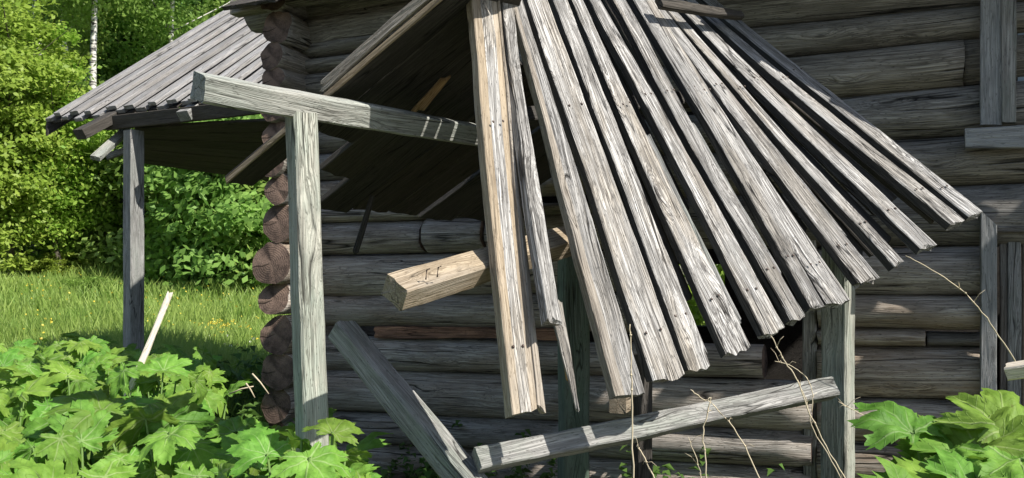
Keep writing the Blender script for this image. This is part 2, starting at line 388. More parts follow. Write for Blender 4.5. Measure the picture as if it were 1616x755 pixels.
# ---------------------------------------------------------------- log cabin
cabin = thing('log_cabin', CORNER, 'old dark log cabin with silvery weathered timbers behind the fallen porch roof', 'log cabin')
def row(pxl, tl, bl, pxr, tr, br, pl, pr, mat=M_LOG, off=0., rh=.135, n=20):
    """A wall log whose top and bottom seams were read at pxl and pxr, running from pixel column pl to pr."""
    a0, a1, b0, b1 = wallpt(pxl, tl), wallpt(pxl, bl), wallpt(pxr, tr), wallpt(pxr, br)
    u = lambda p: (p - CORNER).dot(WV)
    ul, ur = u(a0), u(b0)
    def at(px):
        q = wallpt(px, 0); t = (u(q) - ul) / (ur - ul)
        zt = a0.z + (b0.z - a0.z) * t; zb = a1.z + (b1.z - a1.z) * t
        return Vector((q.x, q.y, (zt + zb) / 2)) + NV * (off - .02), abs(zt - zb) / 2 * 1.03
    A, ra = at(pl); B, rb = at(pr)
    return log('log', [mat, M_LOGE], cabin, A, B, ra, rb, rh, n=n)
def zrow(t, b, pl, pr, **kw):   # the same seam heights all along
    a0, a1 = wallpt(490, t), wallpt(490, b)
    f = lambda px, z: HZ - (z - EYE) / wallpt(px, 0).y * F
    return row(490, t, b, 1000, f(1000, a0.z), f(1000, a1.z), pl, pr, **kw)
for t, b in ((-75, -20), (-20, 31), (31, 70), (70, 95), (95, 119), (119, 160), (160, 203), (203, 246), (246, 288)):
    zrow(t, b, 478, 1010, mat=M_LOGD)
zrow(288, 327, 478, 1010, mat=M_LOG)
row(490, 327, 354, 800, 322, 344, 478, 1045)
row(490, 354, 403, 800, 346, 397, 478, 674); row(490, 352, 403, 800, 340, 397, 680, 772, off=.02)
row(490, 354, 403, 800, 343, 397, 775, 1045)
row(490, 403, 468, 800, 397, 463, 478, 1045)
row(490, 468, 515, 800, 463, 520, 478, 1045)
row(490, 530, 584, 800, 537, 590, 478, 1206)
row(490, 584, 647, 800, 591, 660, 478, 1286, mat=M_LOG)
row(490, 647, 694, 800, 660, 712, 478, 1284); row(490, 694, 748, 800, 712, 772, 478, 1284); row(490, 748, 805, 800, 772, 838, 478, 1284)
# rotten rust coloured sliver between two logs
a, b = wallpt(590, 516, .085), wallpt(905, 520, .085)
a1, b1 = wallpt(590, 533, .085), wallpt(905, 538, .085)
plank('rotten_strip', M_ROT, cabin, a, a1, b, b1, .05, n=24, wob=.012)
# right hand rows
rt = [(-65, 10, -28, 40), (10, 61, 40, 92), (136, 214, 165, 233), (214, 292, 233, 306), (292, 388, 306, 393)]
for tr, br, tl, bl in rt: row(1240, tl, bl, 1545, tr, br, 1012, 1700, mat=M_LOGD)
row(1240, 92, 163, 1545, 62, 135, 1012, 1519, mat=M_LOGD, off=.03); row(1240, 92, 165, 1545, 61, 136, 1520, 1700, mat=M_LOGD, off=-.03)
for tr, br, tl, bl in ((388, 466, 393, 464), (466, 520, 464, 517), (548, 630, 545, 625), (630, 702, 625, 692), (702, 780, 692, 770), (780, 860, 770, 845)):
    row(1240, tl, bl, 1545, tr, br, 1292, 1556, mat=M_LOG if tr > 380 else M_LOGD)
row(1240, 516, 546, 1545, 519, 549, 1292, 1460, mat=M_LOG, off=-.02); row(1240, 520, 546, 1545, 526, 549, 1462, 1556, mat=M_LOGD, off=-.07)
# crossing log ends at the left corner
u0 = CORNER + WV * .15
for yc, h in ((-8, 50), (43, 48), (88, 44), (125, 38), (168, 46), (212, 44), (256, 44), (299, 44), (350, 56), (415, 64), (473, 48), (527, 57), (585, 55), (640, 54), (694, 54), (750, 56)):
    e = u0 + NV * (.36 + random.uniform(-.03, .03)); e += WV * random.uniform(-.03, .03)
    z = EYE - (yc - HZ) / F * e.y; r = h / F * e.y / 2 * 1.06
    A = Vector((e.x, e.y, z)); B = Vector((u0.x, u0.y, z)) - NV * .25
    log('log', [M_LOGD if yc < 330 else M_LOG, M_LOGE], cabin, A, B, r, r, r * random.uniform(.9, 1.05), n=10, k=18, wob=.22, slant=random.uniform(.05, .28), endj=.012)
# side wall, back wall (with a window hole), floor of the dark room
def box(name, mat, parent, o, x, y, z, lx, ly, lz):
    v = [o + x * (lx * i) + y * (ly * j) + z * (lz * k) for k in (0, 1) for j in (0, 1) for i in (0, 1)]
    me = mesh(name, [q - o for q in v], [(0, 2, 3, 1), (4, 5, 7, 6), (0, 1, 5, 4), (1, 3, 7, 5), (3, 2, 6, 7), (2, 0, 4, 6)])
    return link(name, me, mat, parent, Matrix.Translation(o))
UZ = Vector((0, 0, 1))
for i in range(14):
    z = .14 + i * .26
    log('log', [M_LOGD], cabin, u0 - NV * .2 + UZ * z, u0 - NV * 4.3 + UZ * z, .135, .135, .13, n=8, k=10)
bk = CORNER - NV * 4.3
tgt = P(1094, 466, 1.0) - Vector((0, 0, EYE)); den = tgt.dot(NV); tt = (bk - Vector((0, 0, EYE))).dot(NV) / den
hole = Vector((0, 0, EYE)) + tgt * tt; hu = (hole - bk).dot(WV)
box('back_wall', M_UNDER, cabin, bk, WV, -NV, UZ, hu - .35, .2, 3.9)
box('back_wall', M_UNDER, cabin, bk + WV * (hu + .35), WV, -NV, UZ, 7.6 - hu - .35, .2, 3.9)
box('back_wall', M_UNDER, cabin, bk + WV * (hu - .35), WV, -NV, UZ, .7, .2, hole.z - .35)
box('back_wall', M_UNDER, cabin, bk + WV * (hu - .35) + UZ * (hole.z + .35), WV, -NV, UZ, .7, .2, 3.9 - hole.z - .35)
box('floor', M_FLOOR, cabin, CORNER - NV * .25 + UZ * .12, WV, -NV, UZ, 7.5, 4.0, .05)
for i in range(14):
    z = .14 + i * .26
    if z < 2.95: log('log', [M_LOGD], cabin, CORNER + WV * 5.05 + UZ * z, CORNER + WV * 7.6 + UZ * z, .135, .135, .13, n=8, k=10)
    log('log', [M_LOGD], cabin, CORNER + WV * 7.5 - NV * .1 + UZ * z, CORNER + WV * 7.5 - NV * 4.3 + UZ * z, .135, .135, .13, n=8, k=10)
# roof: overhanging boards (eave just above the picture)
RO = .5; RZ = 3.55
def roofpt(u, v): return CORNER + WV * u + NV * (RO - v) + UZ * (RZ + v * .62)
UEND = 8.2
u = -.22
while u < UEND:
    w = random.uniform(.15, .2); d = random.uniform(-.02, .03) - (.26 if 2.2 < u < 4.95 else 0)      # boards lengthened out of view above the porch to shade the fan
    if abs(u - 6.2) < .1 or abs(u - 6.85) < .08: # unseen eave gaps, made up to let sun patches onto the wall
        plank('roof_board', M_UNDER, cabin, roofpt(u, .75), roofpt(u + w - .006, .75), roofpt(u, 5.0), roofpt(u + w - .006, 5.0), .03, n=6, jag0=.05); u += w; continue
    tl, tr_, bl_, br_ = roofpt(u, d), roofpt(u + w - .006, d), roofpt(u, 5.0), roofpt(u + w - .006, 5.0)
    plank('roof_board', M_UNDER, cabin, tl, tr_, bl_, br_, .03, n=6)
    u += w
beam('eave_purlin', M_LOGD, cabin, roofpt(-.3, .22) - UZ * .08, roofpt(UEND - .1, .22) - UZ * .08, .1, .1, NV)
# top log plates closing the wall to the roof
log('log', [M_LOGD, M_LOGE], cabin, CORNER + WV * -.35 + UZ * 3.66, CORNER + WV * 6.2 + UZ * 3.66, .15, .15, .14, n=14)
log('log', [M_LOGD, M_LOGE], cabin, CORNER + WV * -.1 + UZ * 3.42, CORNER + WV * 6.2 + UZ * 3.42, .15, .15, .13, n=14)
# window upper right
win = link('window', mesh('window', [wallpt(1606, -60, .02), wallpt(1700, -60, .02), wallpt(1700, 196, .02), wallpt(1606, 196, .02)], [(0, 3, 2, 1)]), M_GLASS, cabin)
def wb(name, mat, par, x0, x1, y0, y1, off, th=.03, y0r=None, **kw):
    """Casing board on the wall between pixel columns, its length vertical."""
    return plank(name, mat, par, wallpt(x0, y0, off), wallpt(x1, y0 if y0r is None else y0r, off), wallpt(x0, y1, off), wallpt(x1, y1, off), th, **kw)
def hb(name, mat, par, x0, x1, y0l, y1l, y0r, y1r, off, th=.03, **kw):
    return plank(name, mat, par, wallpt(x0, y0l, off), wallpt(x0, y1l, off), wallpt(x1, y0r, off), wallpt(x1, y1r, off), th, **kw)
wb('casing', M_BLUEGREY, win, 1547, 1582, -60, 197, .17, jag1=.004)
wb('casing', M_GREY, win, 1580.5, 1604, -60, 193, .185, .05, jag1=.004)
hb('sill', M_BLUEGREY, win, 1523, 1700, 203, 235, 192, 230, .20, .04, jag0=.004)
# door at the right edge
door = wb('door_plank', M_GREY, cabin, 1590, 1612, 358, 790, .04, jag0=.003)
wb('door_plank', M_BROWNCASE, cabin, 1578, 1589.5, 358, 790, .03, jag0=.003); wb('door_plank', M_BROWNCASE, cabin, 1613, 1650, 358, 790, .035)
wb('door_casing', M_BLUEGREY, cabin, 1548, 1573, 332, 790, .16, .075, y0r=356, jag0=.002)
hb('door_header', M_GREY, cabin, 1552, 1700, 322, 350, 314, 346, .08, .04, jag0=.003)
hb('door_header', M_BROWNCASE, cabin, 1574, 1700, 356, 367, 354, 366, .10, .05, jag0=.003)
# door jamb inside the opening and the short sawn beam end
beam('door_jamb', M_LOGD, cabin, wallpt(1279, 380, .0), wallpt(1279, 800, .0), .075, .12, NV, n=10)
beam('door_jamb', M_BROWNCASE, cabin, wallpt(1058, 380, -.05), wallpt(1058, 800, -.05), .07, .12, NV, n=10)
beam('beam_end', M_TAN, cabin, wallpt(975, 638, .28), wallpt(975, 638, .28) - NV * .5, .105, .11, UZ, n=5)
# flying splinters of pale wood along the rotten top log
for i in range(16):
    x = random.uniform(512, 765); q = wallpt(x, 330 + (x - 510) * .04 + random.uniform(-3, 3), .09)
    d = WV * random.uniform(.05, .14) + UZ * random.uniform(.005, .03)
    plank('splinter', M_GREY, cabin, q, q + UZ * .012, q + d, q + d + UZ * .004, .006, n=4, jag1=.02)

# ---------------------------------------------------------------- the collapsed porch roof
roof = thing('collapsed_porch_roof', P(960, 300, 2.9), 'collapsed porch roof of silvery boards fanned out in the sun', 'porch roof')
def dtop(x): return 2.5 + (x - 749) / 401 * .98
def dbot(x): return 2.1 + (x - 830) / 710 * .76
# top y, top-left x, top-right x ; bottom-left (x,y), bottom-right (x,y) ; lift
FAN = [
 (8, 749, 789, 808, 653, 849, 652, 0, M_SILVER, .02), (8, 835, 868, 1034, 604, 1083, 591, 0, M_SILVER, .03),
 (8, 877, 899, 1089, 586, 1122, 578, .2, M_SILVER, .02), (8, 908, 926, 1150, 567, 1184, 546, 0, M_SILVER, .05),
 (8, 937, 953, 1205, 526, 1242, 520, 0, M_SILVER, .03), (8, 972, 992, 1249, 507, 1272, 501, .1, M_SILVER, .02),
 (8, 1005, 1023, 1282, 484, 1303, 481, 0, M_SILVER, .02), (8, 1023, 1036, 1307, 482, 1343, 473, -.5, M_SILVER, .02),
 (14, 1034, 1050, 1356, 446, 1391, 439, 0, M_SILVER, .03), (18, 1056, 1070, 1411, 420, 1428, 414, .1, M_SILVER, .03),
 (22, 1084, 1103, 1450, 391, 1477, 385, 0, M_SILVER, .03), (27, 1115, 1131, 1501, 354, 1526, 349, 0, M_SILVER, .015),
 (26, 1142, 1164, 1530, 341, 1551, 333, 0, M_SILVER, .012)]
fan_top = []
def fanboard(y0, xl, xr, bxl, byl, bxr, byr, lift, mat, jag, th=.042, ext=.14, name='roof_board', n=26, wob=.007, back=0, edge=None):
    tl, tr_ = P(xl, y0, dtop(xl) - lift * .02 + back), P(xr, y0, dtop(xr) - lift * .02 + back)
    bl_, br_ = P(bxl, byl, dbot(bxl) - lift * .02 + back), P(bxr, byr, dbot(bxr) - lift * .02 + back)
    tl += (tl - bl_) * ext; tr_ += (tr_ - br_) * ext
    return plank(name, mat, roof, tl, tr_, bl_, br_, th, n=n, wob=wob, jag0=.02, jag1=jag, bow=random.uniform(-.012, .012), edge=edge)
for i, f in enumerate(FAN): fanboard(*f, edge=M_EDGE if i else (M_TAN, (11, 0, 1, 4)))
# splinter strip of the first board, and the second board that split in two below its knot
fanboard(8, 788, 790, 849, 640, 861, 652, 0, M_TAN, .01, th=.022)
fanboard(8, 794, 811, 866, 500, 889, 512, 0, M_SILVER, .04, ext=.14)
fanboard(8, 811, 828, 970, 627, 1019, 621, 0, M_SILVER, .01, ext=.14, edge=(M_TAN, (11, 0, 1)))
plank('split_piece', M_SILVER, roof, P(864, 478, 2.285), P(887, 478, 2.285), P(907, 643, 2.155), P(914, 642, 2.155), .026, n=12, wob=.008, jag0=.03, jag1=.03)
plank('split_piece', M_FRESH, roof, P(851, 415, 2.33), P(860, 415, 2.33), P(898, 600, 2.2), P(906, 600, 2.2), .024, n=12, wob=.010, jag0=.06, jag1=.05)
for i, wd in ((2, 9), (3, 12), (5, 9), (8, 7)):
    f = FAN[i]; tl, tr_ = P(f[2] - 1, f[0], dtop(f[2])), P(f[2] + wd * .35, f[0], dtop(f[2])); bl_, br_ = P(f[5] - 1, f[6], dbot(f[5])), P(f[5] + wd, f[6] - 1, dbot(f[5]))
    back = Vector((-.012, .016, 0)); t = random.uniform(.86, .97)
    plank('edge_slat', M_GREY if i % 2 else M_SILVER, roof, tl.lerp(bl_, .42) + back, tr_.lerp(br_, .42) + back, tl.lerp(bl_, t) + back, tr_.lerp(br_, t) + back, .024, n=22, wob=.006, jag1=.05)
# lower layer, seen in the gaps: narrow boards under the joints
for i in range(1, len(FAN) - 1):
    f, g = FAN[i], FAN[i + 1]
    if i == 6: continue
    t = random.uniform(.80, .96) * (.72 if i == 3 else 1)
    tl, tr_ = P(f[2] - 7, f[0], dtop(f[2])), P(g[1] + 7, g[0], dtop(g[1]))
    bl_, br_ = P(f[5] - 9, f[6], dbot(f[5])), P(g[3] + 9, g[4], dbot(g[3]))
    bl_, br_ = tl.lerp(bl_, t), tr_.lerp(br_, t * random.uniform(.97, 1.0))
    nn = (tr_ - tl).cross(bl_ - tl).normalized(); nn = nn if nn.y > 0 else -nn
    dd = nn * random.uniform(.075, .095)
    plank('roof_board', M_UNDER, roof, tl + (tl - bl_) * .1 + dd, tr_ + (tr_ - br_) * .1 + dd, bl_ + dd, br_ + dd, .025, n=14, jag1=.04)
# rusty nail heads in two rows, where the boards cross the battens
def nailhead(p, n, r=.006):
    a = n.orthogonal().normalized(); b = n.cross(a); k = 7
    vs = [a * math.cos(q / k * 6.283) * r + b * math.sin(q / k * 6.283) * r for q in range(k)] + [(a * math.cos(q / k * 6.283) + b * math.sin(q / k * 6.283)) * r * .6 + n * .003 for q in range(k)]
    fs = [(q, (q + 1) % k, k + (q + 1) % k, k + q) for q in range(k)] + [tuple(range(k, 2 * k))]
    link('nail', mesh('nail', vs, fs), M_NAIL, roof, Matrix.Translation(p))
for f in FAN:
    for t in (random.uniform(.30, .34), random.uniform(.86, .89)):
        l = P(f[1], f[0], dtop(f[1])).lerp(P(f[3], f[4], dbot(f[3])), t); r_ = P(f[2], f[0], dtop(f[2])).lerp(P(f[5], f[6], dbot(f[5])), t)
        ax = P(f[3], f[4], dbot(f[3])) - P(f[1], f[0], dtop(f[1])); nn = (r_ - l).cross(ax).normalized(); nn = nn if nn.y < 0 else -nn
        for a in (random.uniform(.2, .35), random.uniform(.62, .8)): nailhead(l.lerp(r_, a) + nn * .004, nn)
# two battens that carry the boards, nailed across behind them
def fp(x0, y0, t, bx, by): return P(x0, y0, dtop(x0)).lerp(P(bx, by, dbot(bx)), t)
beam('batten', M_UNDER, roof, fp(800, 8, .30, 880, 630) + Vector((0, .20, 0)), fp(1150, 26, .34, 1540, 338) + Vector((0, .22, -.02)), .07, .06, Vector((0, -1, .3)), n=10)
# dark plank lying across the upper ends
beam('ridge_plank', M_UNDER, roof, P(1040, 6, 3.08), P(1170, 25, 3.36), .05, .035, Vector((0, -1, .3)), n=12, wob=.01)
# left slope, seen from below
E1 = P(776, 347, 4.2); E0 = P(400, 296, 2.93); ED = (E1 - E0)
UPV = (WV + UZ * .60) * (.97 * S)
ts = [0, .12, .24, .37, .51, .66, .82, 1.0]; sh = [.30, .13, -.06, -.05, -.03, -.04, -.02]
for i in range(len(ts) - 1):
    g = .003 if i != 4 else .022
    bl_ = E0 + ED * ts[i] + UPV * (sh[i] + random.uniform(-.015, .01)); br_ = E0 + ED * (ts[i + 1] - g) + UPV * (sh[i] + random.uniform(-.02, .02))
    tf = lambda t: 1.12 - 1.3 * min(t, .25) - .02 * t; top = UPV * tf(ts[i]); top2 = UPV * tf(ts[i + 1])
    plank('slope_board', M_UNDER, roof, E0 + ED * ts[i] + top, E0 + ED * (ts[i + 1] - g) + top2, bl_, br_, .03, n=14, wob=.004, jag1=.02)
# near edge board of that slope, pale sawn edge
q0 = P(358, 291, 2.78); q1 = P(402, 293, 2.92)
plank('slope_board', M_UNDER, roof, q0 + UPV * 1.12, q1 + UPV * 1.12, q0, q1, .034, n=14, wob=.005)
ed = (q0 - q1).normalized() * .006; up2 = UZ * .032
plank('edge_strip', M_TAN, roof, q0 + UPV * 1.1 + ed, q0 + UPV * 1.1 + ed + up2, q0 + ed, q0 + ed + up2, .012, n=12)
q2 = (q0 + UPV * .42) + ed * 2.2 + up2 * 1.15; q3 = (q0 + UPV * 1.1) + ed * 2.2 + up2 * 1.15
plank('edge_strip', M_LOGD, roof, q3, q3 + UZ * .055, q2, q2 + UZ * .055, .02, n=14, wob=.012, jag1=.05)
plank('sun_tinted_piece', M_FRESH, roof, P(650, 176, 2.86), P(672, 172, 2.86), P(692, 130, 2.8), P(712, 122, 2.8), .02, n=6, wob=.006, jag0=.03, jag1=.03)  # orange suggests sunlit wood behind the gap; the light is in the colour
# slat that hangs from the slope
beam('hanging_slat', M_UNDER, roof, P(588, 310, 3.3), P(561, 398, 3.25), .028, .02, Vector((.3, -1, 0)), n=6, jag1=.03)

# ---------------------------------------------------------------- porch posts and beams
def post(px0, py0, px1, py1, d, w, rot, mat, label, zb=-.15, d1=None, h=None):
    A = P(px0, py0, d); B = P(px1, py1, d1 or d)
    if B.z > zb: B = A + (B - A) * ((A.z - zb) / (A.z - B.z))
    t = thing('porch_post', B - UZ * zb, label, 'post', 'posts of the fallen porch')
    hint = Vector((math.sin(rot), -math.cos(rot), 0))
    beam('shaft', mat, t, A, B, w, h or w, hint, n=22, wob=.006, ch=.009)
    return t
post(475, 182, 493, 704, 2.44, .095, R(38), M_GREEN, 'pale green stained porch post standing free in front of the cabin corner', d1=2.38)
post(905, 395, 905, 690, 2.85, .115, R(12), M_DARKGREEN, 'dark green post half hidden behind the hanging split board')
post(1013, 560, 1014, 745, 2.75, .075, R(10), M_UNDER, 'short dark post under the middle of the board fan')
post(1322, 380, 1321, 745, 2.92, .12, R(-45), M_GREEN, 'tall post with lit right edge under the right end of the board fan', h=.10)
def timber(name, A, B, w, h, hint, mat, label, cat, n=20, wob=.006, **kw):
    t = thing(name, A, label, cat); beam('shaft', mat, t, A, B, w, h, hint, n=n, wob=wob, **kw); return t
tb = timber('top_beam', P(312, 137, 2.2), P(800, 222, 3.12), .095, .095, Vector((.35, -1, -.35)), M_GREEN, 'pale green squared beam lying on top of the left post', 'beam', ch=.008)
bb = timber('broken_beam', P(622, 462, 2.08), P(905, 378, 2.62), .102, .084, Vector((.25, -.75, .9)), M_TAN, 'tan broken beam poking out left from behind the fan boards', 'beam', ch=.004)
for x, y in ((672, 441), (690, 437)):
    q = P(x, y, 2.10); tube('nail', M_NAIL, bb, [q, q + Vector((.006, -.03, .03)), q + Vector((.016, -.036, .034))], .003, .0025, 5)
lp0 = P(541, 522, 2.75); lp1 = P(742, 765, 2.35); lp1 = lp0 + (lp1 - lp0) * 1.9
timber('leaning_beam', lp0, lp1, .115, .10, Vector((.75, -.55, .45)), M_GREY, 'grey fallen beam slanting down into the weeds before the wall', 'beam', ch=.012)
timber('lower_rail', P(752, 728, 2.35), P(1312, 612, 2.72), .085, .08, Vector((.1, -1, .5)), M_GREY, 'long grey rail rising to the right below the board fan', 'rail', n=30, wob=.008, ch=.006)
st0 = PW(268, 464, 6.2); st1 = PW(218, 584, 6.0); st1 = st0 + (st1 - st0) * 2.0
timber('stake', st0, st1, .045, .022, Vector((.5, -1, 0)), M_WHITEW, 'thin bleached stake leaning in the green weeds at left', 'stake', n=12, jag0=.03)
timber('short_timber', P(1590, 585, 2.3), P(1680, 572, 2.2), .06, .05, Vector((.2, -.6, 1)), M_WHITEW, 'pale sunlit timber end poking in at the right edge', 'timber', n=8)

# ---------------------------------------------------------------- side porch, left of the cabin
sp = thing('side_porch', PW(211, 545, 8.6) * 1, 'grey plank roofed side porch on one post beyond the cabin corner', 'porch')
TIP = PW(66, 190, 9.0); BV = (-NV + UZ * .74)
EW = WV
LE = 4.25
w = .0; i = 0
while w < LE:
    bw = random.uniform(.125, .165)
    a0 = TIP + EW * w; a1 = TIP + EW * (w + bw - .024)
    j = random.uniform(-.05, .05); lift = UZ * (.05 if i % 2 else 0)
    dn = BV.normalized() * j
    plank('roof_board', M_ROOFGREY, sp, a0 + dn + BV * 3.7 + lift, a1 + dn + BV * 3.7 + lift, a0 + dn + lift, a1 + dn + lift, .04, n=10, jag1=.012, wob=.007)
    plank('under_board', M_UNDER, sp, a0 + EW * .1 + BV * 3.7 - UZ * .05, a1 + EW * .1 + BV * 3.7 - UZ * .05, a0 + EW * .1 + BV * .06 - UZ * .05, a1 + EW * .1 + BV * .06 - UZ * .05, .025, n=4)
    w += bw; i += 1
# boards of the left rake, plate beams, rafter tails, brace and soffit
plank('rake_board', M_UNDER, sp, TIP + BV * 3.6 - UZ * .03 + EW * .03, TIP + BV * 3.6 - UZ * .17 + EW * .03, TIP + BV * .05 - UZ * .05 + EW * .03, TIP + BV * .05 - UZ * .2 + EW * .03, .03, n=8)
pt = PW(211, 207, 8.5); pb = PW(211, 545, 8.5); pb.z = -.2
beam('post', M_GREY, sp, pt, pb, .15, .15, Vector((-.75, -1, 0)), n=14)
pl0 = PW(190, 193, 8.55); pl1 = pl0 + EW * 3.3
beam('plate', M_UNDER, sp, pl0 - EW * .15, pl1, .14, .14, NV + UZ * -.2, n=10)
for k in (0.0, 1.0, 2.0):
    q = pl0 + EW * k + UZ * .04
    beam('rafter', M_GREY if k == 1. else M_UNDER, sp, q + NV * (.38 if k == 0 else .10) - UZ * (.22 if k == 0 else .08) - EW * (.12 if k == 0 else 0), q - NV * 1.9 + UZ * 1.25, .10, .15, WV, n=6)
beam('brace', M_GREEN, sp, PW(150, 250, 8.3), PW(200, 205, 8.8), .10, .05, Vector((0, -1, 0)), n=6)
beam('brace', M_GREY, sp, PW(168, 248, 9.0), PW(215, 232, 9.1), .07, .05, Vector((0, -1, 0)), n=6)
# back slope of the porch roof: dark boards
c0, c1 = PW(212, 203, 8.7), PW(440, 190, 7.6); d0, d1 = PW(206, 256, 10.2), PW(424, 286, 11.6)
for i in range(7):
    t0, t1 = i / 7, (i + 1) / 7 - .006
    plank('ceiling_board', M_UNDER, sp, c0.lerp(d0, t0), c0.lerp(d0, t1), c1.lerp(d1, t0), c1.lerp(d1, t1), .03, n=8)

# ---------------------------------------------------------------- hogweed
def hogleaf(seed):
    rnd = random.Random(seed); ns, nr = 120, 7
    lobes = [(0, 1.0, 24), (40, .88, 20), (-40, .88, 20), (82, .74, 22), (-82, .74, 22), (125, .42, 20), (-125, .42, 20)]
    lobes = [(a + rnd.uniform(-5, 5), l * rnd.uniform(.9, 1.1), wd) for a, l, wd in lobes]
    vs = []; uv = []; fs = []
    ph = rnd.uniform(0, 9); droop = rnd.uniform(.18, .42); cup = rnd.uniform(.10, .26); s0 = rnd.uniform(0, 50)
    for i in range(ns + 1):
        th = -178 + 356 * i / ns
        r = .13
        for a, l, wd in lobes: r = max(r, l / (1 + (abs(th - a) / wd) ** 2.6 * .75))
        ser = (abs(((th + ph) / 7.4) % 1 - .5) * 2); r *= .86 + .20 * ser + .10 * nz(th * .07, s0)
        for jx in range(nr + 1):
            q = r * (jx / nr) ** .85; t = math.radians(th)
            x, y = q * math.cos(t), q * math.sin(t)
            best = None
            for a, l, wd in lobes:
                ar = math.radians(a); al = x * math.cos(ar) + y * math.sin(ar); lat = abs(-x * math.sin(ar) + y * math.cos(ar))
                if al < -.02: continue
                if best is None or lat < best[0]: best = (lat, al)
            lat, al = best or (q, 0)
            z = -droop * q * q + cup * min(lat, .2) * 1.3 - .35 * max(0, q - .62) ** 2 * 2
            z += .13 * noise.noise(Vector((x * 2.6, y * 2.6, s0))) + .07 * noise.noise(Vector((x * 6, y * 6, s0 + 2))) + .05 * noise.noise(Vector((x * 8, y * 8, s0 + 4))) * q
            z += .02 * math.sin((al - .9 * lat) * 7.5 * 6.283) * min(1, lat * 9) * .5
            vs.append((x * .55, y * .55, z * .55)); uv.append((lat, al))
    for i in range(ns):
        for jx in range(nr):
            a = i * (nr + 1) + jx; b = a + nr + 1; fs.append((a, b, b + 1, a + 1))
    me = mesh('leaf', vs, fs, True)
    ul = me.uv_layers.new(name='UVMap'); li = np.empty(len(me.loops), np.int32); me.loops.foreach_get('vertex_index', li)
    ul.data.foreach_set('uv', np.array(uv, np.float32)[li].ravel())
    me.materials.append(M_HOG); return me
LEAVES = [hogleaf(s) for s in range(9)]
def unit_tube():
    vs = []; fs = []; k = 5
    for i in range(5):
        t = i / 4; r = 1 - .45 * t
        for j in range(k):
            a = j / k * 6.283; vs.append((t, math.cos(a) * r, math.sin(a) * r + 10.0 * math.sin(t * 2.2) * .0))
    for i in range(4):
        for j in range(k):
            a = i * k + j; b = i * k + (j + 1) % k; fs.append((a, b, b + k, a + k))
    me = mesh('stalk', vs, fs, True); me.materials.append(M_STEM); return me
TUBE = unit_tube()
def leaf_at(parent, base, az, tilt, size, roll=0.):
    """A leaf blade whose stalk joint is at base, tip pointing to azimuth az and tilted down by tilt."""
    me = random.choice(LEAVES)
    M = Matrix.Translation(base) @ Matrix.Rotation(az, 4, 'Z') @ Matrix.Rotation(tilt, 4, 'Y') @ Matrix.Rotation(roll, 4, 'X') @ Matrix.Scale(size, 4)
    return link('leaf', me, None, parent, M)
def stalk(parent, a, b, r=.009):
    d = b - a; M = frame(a, d, Vector((.3, .2, .9))) @ Matrix.Diagonal((d.length, r, r, 1))
    return link('stalk', TUBE, None, parent, M)
def hog(x, y, h, nl, label, group, size=(.55, .85), tocam=.6, spread=(.12, .34), tilts=(10, 72), roll=28, back=.22):
    g = Vector((x, y, gz(x, y) - .02)); t = thing('hogweed_plant', g, label, 'plant', group)
    a0 = random.uniform(0, 6.28)
    for i in range(nl):
        az = a0 + i * 2.4 + random.uniform(-.4, .4)
        ca = math.atan2(-y, -x + .8)                                        # towards the open, sunny side
        if random.random() < tocam: az = ca + random.uniform(-1.1, 1.1)
        up = random.random() < back
        if up: az = math.atan2(y, x) + random.uniform(-1.2, 1.2)             # blades that stand up and show their upper face
        sz = random.uniform(*size); hh = h * random.uniform(.74, 1.05); rr = random.uniform(*spread)
        b = g + Vector((math.cos(az) * rr, math.sin(az) * rr, hh))
        stalk(t, g + Vector((random.uniform(-.03, .03), random.uniform(-.03, .03), 0)), b)
        leaf_at(t, b, az, R(random.uniform(-62, -22) if up else random.uniform(*tilts)), sz, R(random.uniform(-roll, roll)))
    return t
HG = 'hogweed plants filling the left foreground'
cnt = 0
spots = []
tries = 0
while len(spots) < 70 and tries < 6000:
    tries += 1
    D = 2.35 + (7.5 - 2.35) * random.random() ** .9
    hi = -.235 if D < 2.9 else (-.30 if D < 4.2 else -.37)
    k = random.uniform(-.68, hi); x = k * D
    if all((x - a) ** 2 + (D - b) ** 2 > (.30 if D < 4 else .42) ** 2 for a, b in spots): spots.append((x, D))
spots.sort(key=lambda q: q[1])
PH = {0: 'hogweed plant in the very front of the left foreground, large lobed leaves'}
special = {}
for qx, qd, lb in ((-.66 * 2.4, 2.4, 'hogweed plant nearest the lower left corner of the picture'), (-2.75, 5.9, 'hogweed plant with leaves round the foot of the bleached stake'),
                   (-3.4, 7.4, 'hogweed plant just in front of the side porch post'), (-.30 * 3.4, 3.4, 'hogweed plant with leaves just left of the free standing post'),
                   (-4.6, 7.3, 'farthest left hogweed plant where the weeds meet the meadow'), (-.36 * 2.7, 2.7, 'hogweed plant at the bottom edge, left of the free standing post')):
    special[min((q for q in range(len(spots)) if q not in special), key=lambda q: (spots[q][0] - qx) ** 2 + (spots[q][1] - qd) ** 2)] = lb
for i, (x, D) in enumerate(spots):
    px = CX + x / D * F
    top = (1.0 if D > 5 else .95) - .03 * max(0, 3.2 - D)
    if px > 400: top = .90 if D > 3 else .92
    hog(x, D, top * random.uniform(.9, 1.08), 7, special.get(i, 'hogweed plant with big lobed sunlit leaves in the left foreground'), HG, size=(.24, .38) if D < 3.4 else (.30, .5))
